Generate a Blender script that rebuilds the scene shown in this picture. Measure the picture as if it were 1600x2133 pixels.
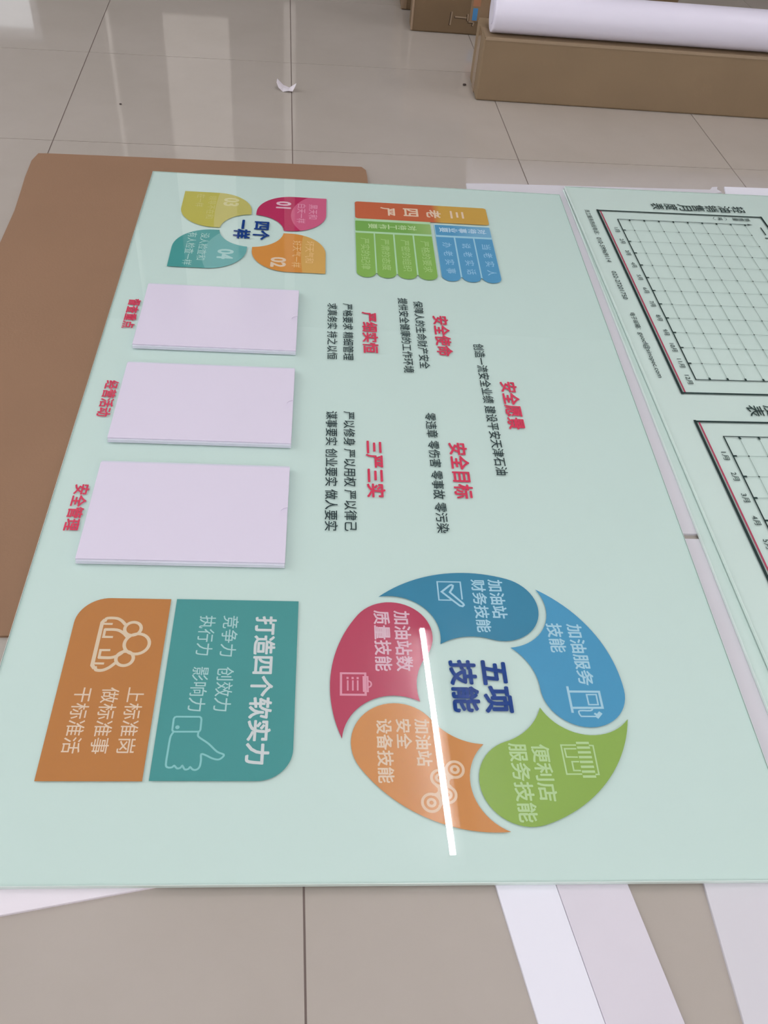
import bpy, bmesh, math, random
from mathutils import Vector, Matrix

for o in list(bpy.data.objects):
    bpy.data.objects.remove(o, do_unlink=True)
SC = bpy.context.scene
COL = SC.collection
random.seed(4)

# ------------------------------------------------------------------ camera
cam = bpy.data.cameras.new('camera')
cam.sensor_fit = 'HORIZONTAL'
cam.sensor_width = 36.0
cam.lens = 36.0 * 1846.6 / 1600.0
cam.clip_start = 0.05
camo = bpy.data.objects.new('camera', cam)
COL.objects.link(camo)
rt = Vector((0.99623, -0.03760, 0.07820)).normalized()
fw = Vector((0.08254, 0.68865, -0.72038)).normalized()
up = rt.cross(fw).normalized()
rt = fw.cross(up).normalized()
camo.matrix_world = Matrix(((rt.x, up.x, -fw.x, 0.3466), (rt.y, up.y, -fw.y, -1.2322),
                            (rt.z, up.z, -fw.z, 1.0517), (0, 0, 0, 1)))
SC.camera = camo

# ------------------------------------------------------------------ world, light, exposure
SC.view_settings.view_transform = 'Standard'
SC.view_settings.look = 'None'
SC.view_settings.gamma = 1.0
SC.view_settings.use_curve_mapping = False
SC.view_settings.exposure = -0.36
W = bpy.data.worlds.new('world')
SC.world = W
W.use_nodes = True
bg = W.node_tree.nodes['Background']
bg.inputs[0].default_value = (0.93, 0.95, 1.0, 1)
bg.inputs[1].default_value = 1.6


def area(name, loc, aim, sx, sy, power, color):
    l = bpy.data.lights.new(name, 'AREA')
    l.shape = 'RECTANGLE'
    l.size, l.size_y, l.energy, l.color = sx, sy, power, color
    o = bpy.data.objects.new(name, l)
    COL.objects.link(o)
    o.location = loc
    o.rotation_euler = (Vector(aim) - Vector(loc)).to_track_quat('-Z', 'Y').to_euler()
    return o


WALL_L, WALL_R, WALL_F, WALL_B, CEIL = -2.9, 4.4, -3.0, 4.3, 2.8
area('daylight_left', (WALL_L - 0.1, 1.4, 1.6), (0.6, 0.5, 0.2), 3.8, 2.1, 54, (0.97, 0.97, 1.0))
area('front_fill', (1.7, WALL_F - 0.1, 1.9), (1.5, 1.2, 0.0), 4.2, 1.4, 30, (1.0, 0.96, 0.98))  # added fill light at the unseen front opening, lifts the right side


# ------------------------------------------------------------------ materials
def S(r, g, b, k=1.0):
    def f(c):
        c /= 255.0
        return (c / 12.92 if c <= 0.04045 else ((c + 0.055) / 1.055) ** 2.4) / k
    return (min(f(r), 0.95), min(f(g), 0.95), min(f(b), 0.95), 1)


K = 0.86          # share of a white sheet's light that reaches the picture
KI = 0.95
MATS = {}


def mat(name, col, rough=0.5, spec=0.5, noise=0.0, nscale=8.0, bump=0.0, bscale=60.0, col2=None, coat=0.0):
    if name in MATS:
        return MATS[name]
    m = bpy.data.materials.new(name)
    m.use_nodes = True
    nt = m.node_tree
    b = nt.nodes['Principled BSDF']
    b.inputs['Base Color'].default_value = col
    b.inputs['Roughness'].default_value = rough
    b.inputs['Specular IOR Level'].default_value = spec
    b.inputs['Coat Weight'].default_value = coat
    b.inputs['Coat Roughness'].default_value = 0.03
    if noise > 0 or col2:
        tc = nt.nodes.new('ShaderNodeTexCoord')
        n = nt.nodes.new('ShaderNodeTexNoise')
        n.inputs['Scale'].default_value = nscale
        n.inputs['Detail'].default_value = 5
        nt.links.new(tc.outputs['Object'], n.inputs['Vector'])
        r = nt.nodes.new('ShaderNodeValToRGB')
        r.color_ramp.elements[0].position = 0.3
        r.color_ramp.elements[1].position = 0.7
        c2 = col2 or col
        r.color_ramp.elements[0].color = tuple(c * (1 - noise) for c in col[:3]) + (1,)
        r.color_ramp.elements[1].color = tuple(min(c * (1 + noise), 1) for c in c2[:3]) + (1,)
        nt.links.new(n.outputs['Fac'], r.inputs['Fac'])
        nt.links.new(r.outputs['Color'], b.inputs['Base Color'])
    if bump > 0:
        tc = nt.nodes.new('ShaderNodeTexCoord')
        n = nt.nodes.new('ShaderNodeTexNoise')
        n.inputs['Scale'].default_value = bscale
        nt.links.new(tc.outputs['Object'], n.inputs['Vector'])
        bp = nt.nodes.new('ShaderNodeBump')
        bp.inputs['Strength'].default_value = bump
        bp.inputs['Distance'].default_value = 0.002
        nt.links.new(n.outputs['Fac'], bp.inputs['Height'])
        nt.links.new(bp.outputs['Normal'], b.inputs['Normal'])
    MATS[name] = m
    return m


GR, GS = 0.012, 0.5          # glass face: roughness, specular


def ink(name, col):
    return mat('ink_' + name, S(*col, KI), GR, GS)


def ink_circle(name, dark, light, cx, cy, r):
    """two flat tones: 'light' inside a circle (object x, y), 'dark' outside."""
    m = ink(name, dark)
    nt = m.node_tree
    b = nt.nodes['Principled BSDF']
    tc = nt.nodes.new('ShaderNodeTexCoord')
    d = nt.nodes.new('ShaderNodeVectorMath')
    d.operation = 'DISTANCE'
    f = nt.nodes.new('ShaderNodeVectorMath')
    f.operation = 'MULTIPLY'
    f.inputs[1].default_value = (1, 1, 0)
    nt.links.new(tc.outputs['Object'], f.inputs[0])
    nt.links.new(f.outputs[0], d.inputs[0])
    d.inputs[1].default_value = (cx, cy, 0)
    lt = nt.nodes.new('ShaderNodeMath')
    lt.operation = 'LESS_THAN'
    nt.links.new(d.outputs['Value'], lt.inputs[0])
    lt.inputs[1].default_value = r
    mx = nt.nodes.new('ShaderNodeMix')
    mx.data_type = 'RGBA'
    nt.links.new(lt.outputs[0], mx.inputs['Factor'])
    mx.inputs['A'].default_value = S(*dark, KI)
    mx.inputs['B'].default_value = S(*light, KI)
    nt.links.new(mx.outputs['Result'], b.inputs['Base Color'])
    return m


def ink_ramp(name, c1, c2, x0, x1):
    m = ink(name, c1)
    nt = m.node_tree
    b = nt.nodes['Principled BSDF']
    tc = nt.nodes.new('ShaderNodeTexCoord')
    sx = nt.nodes.new('ShaderNodeSeparateXYZ')
    nt.links.new(tc.outputs['Object'], sx.inputs[0])
    mr = nt.nodes.new('ShaderNodeMapRange')
    mr.inputs['From Min'].default_value = x0
    mr.inputs['From Max'].default_value = x1
    nt.links.new(sx.outputs['X'], mr.inputs['Value'])
    mx = nt.nodes.new('ShaderNodeMix')
    mx.data_type = 'RGBA'
    nt.links.new(mr.outputs['Result'], mx.inputs['Factor'])
    mx.inputs['A'].default_value = S(*c1, KI)
    mx.inputs['B'].default_value = S(*c2, KI)
    nt.links.new(mx.outputs['Result'], b.inputs['Base Color'])
    return m


def emis(name, col, strength):
    m = bpy.data.materials.new(name)
    m.use_nodes = True
    b = m.node_tree.nodes['Principled BSDF']
    b.inputs['Base Color'].default_value = (0.9, 0.9, 0.9, 1)
    b.inputs['Emission Color'].default_value = col
    b.inputs['Emission Strength'].default_value = strength
    return m


M_GLASS = mat('mint_backing', S(194, 216, 210, K), 0.6, 0.2)
M_GLASS2 = mat('mint_backing_chart', S(200, 219, 213, K), 0.6, 0.2)
M_GEDGE = mat('glass_edge', S(206, 222, 216, K), 0.2, 0.5)


def clear_glass(name, tint, rough):
    m = bpy.data.materials.new(name)
    m.use_nodes = True
    nt = m.node_tree
    for n in list(nt.nodes):
        nt.nodes.remove(n)
    out = nt.nodes.new('ShaderNodeOutputMaterial')
    t = nt.nodes.new('ShaderNodeBsdfTransparent')
    t.inputs[0].default_value = tint
    g = nt.nodes.new('ShaderNodeBsdfGlossy')
    g.inputs['Roughness'].default_value = rough
    f = nt.nodes.new('ShaderNodeFresnel')
    f.inputs[0].default_value = 1.5
    x = nt.nodes.new('ShaderNodeMixShader')
    ge = nt.nodes.new('ShaderNodeNewGeometry')
    inv = nt.nodes.new('ShaderNodeMath')
    inv.operation = 'SUBTRACT'
    inv.inputs[0].default_value = 1.0
    nt.links.new(ge.outputs['Backfacing'], inv.inputs[1])
    mu = nt.nodes.new('ShaderNodeMath')
    mu.operation = 'MULTIPLY'
    nt.links.new(f.outputs[0], mu.inputs[0])
    nt.links.new(inv.outputs[0], mu.inputs[1])
    nt.links.new(mu.outputs[0], x.inputs[0])
    nt.links.new(t.outputs[0], x.inputs[1])
    nt.links.new(g.outputs[0], x.inputs[2])
    nt.links.new(x.outputs[0], out.inputs[0])
    return m


M_CLEAR = clear_glass('clear_glass', (0.985, 0.995, 0.99, 1), GR)
M_ACR = mat('acrylic_white', S(214, 208, 225, K), 0.05, 0.5, bump=0.05, bscale=9.0)
M_ACR2 = mat('acrylic_back', S(205, 208, 220, K), 0.06, 0.5)
M_FOAM_A = mat('foam_sheet_white', S(202, 201, 207, K), 0.55, 0.3, noise=0.012, nscale=3)
M_FOAM_W = mat('foam_sheet_wedge', S(224, 219, 226, K), 0.55, 0.3)
M_FOAM_B = mat('foam_sheet_bright', S(223, 224, 236, K), 0.5, 0.3)
M_FOAM_C = mat('foam_sheet_grey', S(207, 203, 212, K), 0.5, 0.3, noise=0.02, nscale=6)
M_KRAFT = mat('kraft_card', S(136, 107, 84, K), 0.75, 0.2, noise=0.05, nscale=2.5, bump=0.15, bscale=220)
M_CARTON = mat('carton_brown', S(131, 112, 88, K), 0.7, 0.25, noise=0.05, nscale=5, bump=0.1, bscale=150)
M_CARTON2 = mat('carton_dark', S(112, 93, 70, K), 0.7, 0.25, noise=0.05, nscale=5)
M_CARTON_E = mat('carton_inner', S(148, 130, 108, K), 0.8, 0.2)
M_SLIT = mat('carton_slit', S(62, 50, 40, K), 0.8, 0.2)
M_TAPE = mat('clear_brown_tape', S(140, 117, 92, K), 0.12, 0.6, bump=0.3, bscale=30)
M_ROLL = mat('white_roll_wrap', S(218, 215, 230, K), 0.38, 0.4, bump=0.03, bscale=15)
M_ROLL2 = mat('grey_roll_wrap', S(120, 112, 132, K), 0.45, 0.4)
M_CORE = mat('roll_core', S(150, 148, 158, K), 0.6, 0.3)
M_PAPER = mat('scrap_paper', S(215, 210, 216, K), 0.6, 0.3)
M_DARK = mat('dark_bit', S(70, 62, 58, K), 0.6, 0.3)
M_GROUT = mat('grout', S(118, 106, 101, K), 0.8, 0.2)
M_WALL = mat('wall_paint', S(204, 198, 192, K), 0.7, 0.2)
M_WALLD = mat('back_wall_paint', S(92, 84, 78, K), 0.7, 0.2)
M_CEIL = mat('ceiling_paint', S(205, 203, 205, K), 0.8, 0.2)
M_PANEL = mat('pale_panel', S(226, 220, 212, K), 0.5, 0.3)
M_METAL = mat('lamp_metal', S(225, 225, 228, K), 0.4, 0.4)
M_FRAME = mat('window_frame_metal', S(180, 180, 184, K), 0.35, 0.5)

m = bpy.data.materials.new('polished_tile')
m.use_nodes = True
nt = m.node_tree
b = nt.nodes['Principled BSDF']
tc = nt.nodes.new('ShaderNodeTexCoord')
n = nt.nodes.new('ShaderNodeTexNoise')
n.inputs['Scale'].default_value = 2.2
n.inputs['Detail'].default_value = 8
n.inputs['Roughness'].default_value = 0.6
geo = nt.nodes.new('ShaderNodeNewGeometry')
nt.links.new(geo.outputs['Position'], n.inputs['Vector'])
r = nt.nodes.new('ShaderNodeValToRGB')
r.color_ramp.elements[0].position = 0.3
r.color_ramp.elements[1].position = 0.7
r.color_ramp.elements[0].color = S(165, 158, 149, K)
r.color_ramp.elements[1].color = S(173, 166, 158, K)
nt.links.new(n.outputs['Fac'], r.inputs['Fac'])
nt.links.new(r.outputs['Color'], b.inputs['Base Color'])
n2 = nt.nodes.new('ShaderNodeTexNoise')
n2.inputs['Scale'].default_value = 5.0
nt.links.new(geo.outputs['Position'], n2.inputs['Vector'])
mr = nt.nodes.new('ShaderNodeMapRange')
mr.inputs['To Min'].default_value = 0.03
mr.inputs['To Max'].default_value = 0.065
nt.links.new(n2.outputs['Fac'], mr.inputs['Value'])
nt.links.new(mr.outputs['Result'], b.inputs['Roughness'])
b.inputs['Specular IOR Level'].default_value = 0.5
M_TILE = m


# ------------------------------------------------------------------ helpers
def link(name, me, material=None, parent=None):
    o = bpy.data.objects.new(name, me)
    COL.objects.link(o)
    if material is not None and not me.materials:
        me.materials.append(material)
    if parent is not None:
        o.parent = parent
    return o


def tag(o, label=None, cat=None, group=None, kind=None):
    for k, v in (('label', label), ('category', cat), ('group', group), ('kind', kind)):
        if v:
            o[k] = v
    return o


def empty(name, loc, rz=0.0):
    o = bpy.data.objects.new(name, None)
    COL.objects.link(o)
    o.empty_display_size = 0.05
    o.location = loc
    o.rotation_euler = (0, 0, rz)
    return o


def bm_mesh(bm, name='mesh'):
    me = bpy.data.meshes.new(name)
    bm.to_mesh(me)
    bm.free()
    return me


def box_bm(x0, x1, y0, y1, z0, z1, bevel=0.0, seg=2, bm=None):
    bm = bm or bmesh.new()
    vs = [bm.verts.new(c) for c in ((x0, y0, z0), (x1, y0, z0), (x1, y1, z0), (x0, y1, z0),
                                    (x0, y0, z1), (x1, y0, z1), (x1, y1, z1), (x0, y1, z1))]
    fs = [bm.faces.new([vs[i] for i in f]) for f in
          ((3, 2, 1, 0), (4, 5, 6, 7), (0, 1, 5, 4), (1, 2, 6, 5), (2, 3, 7, 6), (3, 0, 4, 7))]
    if bevel > 0:
        es = list({e for f in fs for e in f.edges})
        bmesh.ops.bevel(bm, geom=es, offset=bevel, segments=seg, affect='EDGES', profile=0.5)
    return bm


def prism_bm(pts, z0, z1, bevel=0.0, bm=None):
    """closed outline (x, y) -> slab, counter clockwise or clockwise"""
    bm = bm or bmesh.new()
    a = sum(pts[i][0] * pts[(i + 1) % len(pts)][1] - pts[(i + 1) % len(pts)][0] * pts[i][1] for i in range(len(pts)))
    if a < 0:
        pts = pts[::-1]
    top = [bm.verts.new((x, y, z1)) for x, y in pts]
    bot = [bm.verts.new((x, y, z0)) for x, y in pts]
    ft = bm.faces.new(top)
    bm.faces.new(bot[::-1])
    k = len(pts)
    for i in range(k):
        bm.faces.new((bot[i], bot[(i + 1) % k], top[(i + 1) % k], top[i]))
    if bevel > 0:
        bmesh.ops.bevel(bm, geom=list(ft.edges), offset=bevel, segments=1, affect='EDGES')
    bm.normal_update()
    bmesh.ops.triangulate(bm, faces=[f for f in bm.faces if len(f.verts) > 4])
    return bm


def arc(cx, cy, r, a0, a1, n=16):
    return [(cx + r * math.cos(a0 + (a1 - a0) * i / n), cy + r * math.sin(a0 + (a1 - a0) * i / n)) for i in range(n + 1)]


def smooth(pts, n=4, closed=False):
    out = []
    k = len(pts)
    rng = range(k if closed else k - 1)
    for i in rng:
        p = [pts[(i + j) % k] if closed else pts[min(max(i + j, 0), k - 1)] for j in (-1, 0, 1, 2)]
        for s in range(n):
            t = s / n
            out.append(tuple(0.5 * (2 * p[1][d] + (p[2][d] - p[0][d]) * t + (2 * p[0][d] - 5 * p[1][d] + 4 * p[2][d] - p[3][d]) * t * t
                             + (3 * p[1][d] - p[0][d] - 3 * p[2][d] + p[3][d]) * t ** 3) for d in (0, 1)))
    if not closed:
        out.append(pts[-1])
    return out


def glass_panel(root, x0, x1, y0, y1, h, backing):
    """painted backing under a clear pane with pale cut edges"""
    link('painted_backing', bm_mesh(box_bm(x0 + 0.0006, x1 - 0.0006, y0 + 0.0006, y1 - 0.0006, 0, h - 0.0020)), backing, root)
    bm = box_bm(x0, x1, y0, y1, 0, h, 0.0008, 2)
    bm.normal_update()
    bmesh.ops.delete(bm, geom=[f for f in bm.faces if f.normal.z < -0.5], context='FACES')
    me = bm_mesh(bm)
    me.materials.append(M_CLEAR)
    me.materials.append(M_GEDGE)
    for f in me.polygons:
        f.material_index = 0 if f.normal.z > 0.95 else 1
    return link('glass_plate', me, None, root)


class Board:
    """A board that lies on the floor. u runs along its writing, v up its face; print is laid on the top face."""
    def __init__(s, root, cu, cv, ztop):
        s.root, s.cu, s.cv, s.z = root, cu, cv, ztop

    def xy(s, u, v):
        return (v - s.cv, -(u - s.cu))

    def flat(s, name, polys, material, parent=None, lv=1):
        """filled polygons (u, v), lying on the face at print level lv"""
        bm = bmesh.new()
        for p in polys:
            pts = [s.xy(*q) for q in p]
            a = sum(pts[i][0] * pts[(i + 1) % len(pts)][1] - pts[(i + 1) % len(pts)][0] * pts[i][1] for i in range(len(pts)))
            if a < 0:
                pts = pts[::-1]
            bm.faces.new([bm.verts.new((x, y, s.z + 0.0001 * lv)) for x, y in pts])
        bm.normal_update()
        bmesh.ops.triangulate(bm, faces=[f for f in bm.faces if len(f.verts) > 4])
        return link(name, bm_mesh(bm), material, parent or s.root)

    def strokes(s, name, lines, material, parent=None, lv=2, w=0.003):
        """lines: (points, closed[, width]) drawn as flat ribbons"""
        bm = bmesh.new()
        for li, L in enumerate(lines):
            pts, closed = L[0], L[1]
            zz = s.z + 0.0001 * lv + li * 1.5e-6
            hw = (L[2] if len(L) > 2 else w) / 2
            pts = [s.xy(*q) for q in pts]
            k = len(pts)
            A, B = [], []
            for i in range(k):
                a = Vector(pts[i - 1]) if (i > 0 or closed) else None
                c = Vector(pts[(i + 1) % k]) if (i < k - 1 or closed) else None
                p = Vector(pts[i])
                d1 = (p - a).normalized() if a is not None else None
                d2 = (c - p).normalized() if c is not None else None
                d1 = d1 if d1 is not None else d2
                d2 = d2 if d2 is not None else d1
                n1, n2 = Vector((-d1.y, d1.x)), Vector((-d2.y, d2.x))
                nn = (n1 + n2)
                nn = nn.normalized() if nn.length > 1e-6 else n1
                sc = hw / max(nn.dot(n1), 0.5)
                if not closed and i == 0:
                    p = p - d2 * hw * 0.8
                if not closed and i == k - 1:
                    p = p + d1 * hw * 0.8
                A.append(bm.verts.new((p.x - nn.x * sc, p.y - nn.y * sc, zz)))
                B.append(bm.verts.new((p.x + nn.x * sc, p.y + nn.y * sc, zz)))
            for i in range(k if closed else k - 1):
                j = (i + 1) % k
                bm.faces.new((A[i], A[j], B[j], B[i]))
        return link(name, bm_mesh(bm), material, parent or s.root)

    def text(s, txt, u0, u1, v0, v1, material, parent=None, bold=0.0, lv=2, name='lettering'):
        """ink box of the string fills u0..u1, v0..v1"""
        c = bpy.data.curves.new('t', 'FONT')
        c.body = txt
        c.size = 1
        c.resolution_u = 3
        o = bpy.data.objects.new('t', c)
        COL.objects.link(o)
        me = bpy.data.meshes.new_from_object(o.evaluated_get(bpy.context.evaluated_depsgraph_get()))
        bpy.data.objects.remove(o)
        bpy.data.curves.remove(c)
        xs = [v.co.x for v in me.vertices]
        ys = [v.co.y for v in me.vertices]
        x0, x1, y0, y1 = min(xs), max(xs), min(ys), max(ys)
        for v in me.vertices:
            u = u0 + (v.co.x - x0) / (x1 - x0) * (u1 - u0)
            w = v0 + (v.co.y - y0) / (y1 - y0) * (v1 - v0)
            x, y = s.xy(u, w)
            v.co = (x, y, s.z + 0.0001 * lv)
        me.materials.clear()
        if bold > 0:
            # heavier weight: the glyphs laid over themselves with small shifts, a micrometre apart in height
            e = bold * (u1 - u0) / (x1 - x0) * 0.9
            sq = 1 - 2 * e / (u1 - u0)
            sw = 1 - 2 * e / (v1 - v0)
            mx_, my_ = s.xy((u0 + u1) / 2, (v0 + v1) / 2)
            bm = bmesh.new()
            ring = [(1, 0), (0.7, 0.7), (0, 1), (-0.7, 0.7), (-1, 0), (-0.7, -0.7), (0, -1), (0.7, -0.7)] if bold > 0.015 else [(1, 1), (-1, 1), (-1, -1), (1, -1)]
            for k, (dx, dy) in enumerate(ring):
                n0 = len(bm.verts)
                bm.from_mesh(me)
                bm.verts.ensure_lookup_table()
                for v in bm.verts[n0:]:
                    v.co.x = mx_ + (v.co.x - mx_) * sw + dx * e
                    v.co.y = my_ + (v.co.y - my_) * sq + dy * e
                    v.co.z += k * 2e-6
            bm.to_mesh(me)
            bm.free()
        return link(name, me, material, parent or s.root)

    def texts(s, items, material, parent=None, bold=0.0, lv=2, name='lettering'):
        """several strings, each its own piece of print"""
        return [s.text(*it, material, parent, bold=bold, lv=lv, name=name) for it in items]


# ------------------------------------------------------------------ floor and room
ang, P0, TS = 0.0401158, (0.2731, 1.09113), 0.61349
# tile grid: joint crossing at (X, Y) = P0, rows turned by ang about the vertical
floor_bm = box_bm(WALL_L - 0.3, WALL_R + 0.3, WALL_F - 0.3, WALL_B + 0.2, -0.06, -0.0012)
floor = link('floor', bm_mesh(floor_bm), M_GROUT)
tag(floor, kind='structure')
tile_me = bm_mesh(box_bm(0.0013, TS - 0.0013, 0.0013, TS - 0.0013, -0.009, 0.0))
tile_me.materials.append(M_TILE)
ca, sa = math.cos(ang), math.sin(ang)
for i in range(-6, 9):
    for j in range(-8, 7):
        # u runs to -Y, v runs to +X
        x = P0[0] + sa * (-j * TS) + ca * (i * TS)
        y = P0[1] + ca * (j * TS) + sa * (i * TS)
        cx, cy = x + TS / 2, y + TS / 2
        if not (WALL_L + 0.3 < cx < WALL_R - 0.3 and WALL_F + 0.3 < cy < WALL_B - 0.3):
            continue
        t = bpy.data.objects.new('tile', tile_me)
        COL.objects.link(t)
        t.parent = floor
        t.location = (x, y, 0)
        t.rotation_euler = (0, 0, ang)


def struct(name, bm, mt):
    return tag(link(name, bm_mesh(bm), mt), kind='structure')


struct('ceiling', box_bm(WALL_L - 0.3, WALL_R + 0.3, WALL_F - 0.3, WALL_B + 0.2, CEIL, CEIL + 0.08), M_CEIL)
# back wall with a window on its left
bw = bmesh.new()
for (x0, x1, z0, z1) in ((WALL_L - 0.3, -2.5, 0, CEIL), (-2.5, -1.25, 0, 0.35), (-2.5, -1.25, 0.92, CEIL), (-1.25, WALL_R + 0.3, 0, CEIL)):
    box_bm(x0, x1, WALL_B, WALL_B + 0.16, z0, z1, bm=bw)
struct('wall_back', bw, M_WALLD)
struct('wall_right', box_bm(WALL_R, WALL_R + 0.16, WALL_F, WALL_B, 0, CEIL), M_WALL)
lw = bmesh.new()
for (y0, y1, z0, z1) in ((WALL_F, WALL_B, 0, 0.45), (WALL_F, WALL_B, 2.65, CEIL), (WALL_F, -0.6, 0.45, 2.65), (3.4, WALL_B, 0.45, 2.65)):
    box_bm(WALL_L - 0.16, WALL_L, y0, y1, z0, z1, bm=lw)
struct('wall_left', lw, M_WALL)
fwm = bmesh.new()
for (x0, x1, z0, z1) in ((WALL_L, WALL_R, 0, 1.1), (WALL_L, WALL_R, 2.65, CEIL), (WALL_L, -0.5, 1.1, 2.65), (3.9, WALL_R, 1.1, 2.65)):
    box_bm(x0, x1, WALL_F - 0.16, WALL_F, z0, z1, bm=fwm)
struct('wall_front', fwm, M_WALL)


def window(name, horiz, a0, a1, z0, z1, c, npanes):
    bm = bmesh.new()
    t = 0.05
    def bx(p0, p1, q0, q1):
        if horiz:
            box_bm(p0, p1, c - 0.03, c + 0.03, q0, q1, bm=bm)
        else:
            box_bm(c - 0.03, c + 0.03, p0, p1, q0, q1, bm=bm)
    bx(a0, a1, z0, z0 + t)
    bx(a0, a1, z1 - t, z1)
    for k in range(npanes + 1):
        p = a0 + (a1 - a0 - t) * k / npanes
        bx(p, p + t, z0 + t, z1 - t)
    return struct(name, bm, M_FRAME)


window('window_1', False, -0.6, 3.4, 0.45, 2.65, WALL_L - 0.05, 4)
window('window_2', True, -2.5, -1.25, 0.35, 0.92, WALL_B + 0.06, 2)
window('window_3', True, -0.5, 3.9, 1.1, 2.65, WALL_F - 0.05, 4)
struct('trim_1', box_bm(-0.56, -0.19, WALL_B - 0.03, WALL_B, 0.70, CEIL, 0.004, 1), M_PANEL)
struct('trim_2', box_bm(-0.874, -0.852, WALL_B - 0.05, WALL_B, 0.70, CEIL, 0.004, 1), M_PANEL)
struct('trim_3', box_bm(0.12, 0.19, WALL_B - 0.03, WALL_B, 0.6, CEIL, 0.004, 1), M_WALL)
struct('baseboard_back', box_bm(WALL_L, WALL_R, WALL_B - 0.015, WALL_B, 0, 0.1, 0.003, 1), M_WALLD)

# ceiling lamps: tube under a slim metal batten
M_TUBE = emis('lit_tube', (1.0, 0.98, 1.0, 1), 120.0)


def cyl_bm(p0, p1, r, n=20, bm=None, caps=True):
    bm = bm or bmesh.new()
    p0, p1 = Vector(p0), Vector(p1)
    d = (p1 - p0).normalized()
    a = d.cross(Vector((0, 0, 1)))
    a = a.normalized() if a.length > 1e-4 else Vector((1, 0, 0))
    c = d.cross(a)
    r1 = [bm.verts.new(p0 + (a * math.cos(2 * math.pi * i / n) + c * math.sin(2 * math.pi * i / n)) * r) for i in range(n)]
    r2 = [bm.verts.new(p1 + (a * math.cos(2 * math.pi * i / n) + c * math.sin(2 * math.pi * i / n)) * r) for i in range(n)]
    for i in range(n):
        f = bm.faces.new((r1[i], r1[(i + 1) % n], r2[(i + 1) % n], r2[i]))
        f.smooth = True
    if caps:
        bm.faces.new(r1[::-1])
        bm.faces.new(r2)
    bmesh.ops.recalc_face_normals(bm, faces=bm.faces)
    return bm


def lamp(x, y, rz, label):
    t = empty('ceiling_lamp', (x, y, CEIL), rz)
    tag(t, label, 'ceiling lamp', 'tube lamps on the ceiling')
    link('batten', bm_mesh(box_bm(-0.005, 0.06, -0.62, 0.62, -0.045, -0.0, 0.006, 2)), M_METAL, t)
    link('tube', bm_mesh(cyl_bm((0, -0.6, -0.063), (0, 0.6, -0.063), 0.0135)), M_TUBE, t)
    for ya, yb in ((-0.618, -0.6), (0.6, 0.618)):
        link('tube_holder', bm_mesh(box_bm(-0.016, 0.016, ya, yb, -0.08, -0.04, 0.003, 1)), M_METAL, t)
    return t


lamp(0.974, 0.919, 0.0455, 'lit tube lamp above the printed glass board, mirrored in its wheel')
lamp(3.4, 0.9, 0.045, 'added unseen tube lamp above the right of the room')  # this lamp and the two below are added fill, kept out of view
lamp(-2.2, -1.4, 0.045, 'added unseen tube lamp near the front left corner')
lamp(0.9, -1.6, 0.045, 'added unseen tube lamp behind the camera')

# ------------------------------------------------------------------ sheets lying on the floor
def sheet(name, pts, z0, z1, material, label, cat, bevel=0.0006):
    o = link(name, bm_mesh(prism_bm(pts, z0, z1, bevel)), material)
    return tag(o, label, cat)


kr = [(-0.357, 0.980), (-0.364, 0.939), (-0.359, 0.85), (-0.353, 0.79), (-0.344, 0.687), (-0.34, 0.545), (-0.336, 0.2), (-0.333, -0.2),
      (-0.33, -0.484), (-0.078, -0.4885), (0.44, -0.475), (0.468, 0.2), (0.472, 0.60), (0.4695, 0.905), (0.468, 0.96), (0.4655, 0.993), (0.455, 1.0095), (0.2, 1.001), (-0.1, 0.991), (-0.33, 0.982)]
sheet('cardboard_sheet', kr, 0.0, 0.0042, M_KRAFT, 'large flat brown cardboard sheet under the left side of the printed glass board', 'cardboard')


def quad(cx, cy, w, h, a):
    c, s_ = math.cos(a), math.sin(a)
    return [(cx + c * x - s_ * y, cy + s_ * x + c * y) for x, y in ((-w / 2, -h / 2), (w / 2, -h / 2), (w / 2, h / 2), (-w / 2, h / 2))]


aA = math.atan2(0.0328, 0.1792)
d = (math.cos(aA), math.sin(aA))
pA = (0.1945, -0.8314)
sheet('foam_sheet', [(pA[0] + d[0] * 0.12, pA[1] + d[1] * 0.12), (pA[0] - d[0] * 0.42, pA[1] - d[1] * 0.42),
                     (pA[0] - d[0] * 0.42 - d[1] * 0.27, pA[1] - d[1] * 0.42 + d[0] * 0.27), (pA[0] + d[0] * 0.12 - d[1] * 0.27, pA[1] + d[1] * 0.12 + d[0] * 0.27)],
      0, 0.0045, M_FOAM_W, 'white foam sheet whose wedge shows under the near left edge of the board', 'foam sheet')
sl = -0.193
def sx(x, y):
    return x + sl * (y + 0.8335)
sheet('foam_strip', [(sx(0.5757, -1.13), -1.13), (sx(0.6482, -1.13), -1.13), (sx(0.6482, -0.38), -0.38), (sx(0.5757, -0.38), -0.38)],
      0, 0.0045, M_FOAM_B, 'bright white foam strip, left one of the pair under the near edge', 'foam strip')
sheet('foam_strip', [(sx(0.6488, -1.15), -1.15), (sx(0.7363, -1.15), -1.15), (sx(0.7363, -0.42), -0.42), (sx(0.6488, -0.42), -0.42)],
      0, 0.0042, M_FOAM_C, 'greyish white foam strip, right one of the pair under the near edge', 'foam strip')
sheet('foam_sheet', [(0.8334, -1.25), (1.75, -1.24), (1.745, -0.272), (1.2, -0.272), (0.9884, -0.2735), (0.8265, -0.2735)],
      0, 0.0045, M_FOAM_A, 'white foam sheet at the lower right corner, beneath both boards', 'foam sheet')
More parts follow.
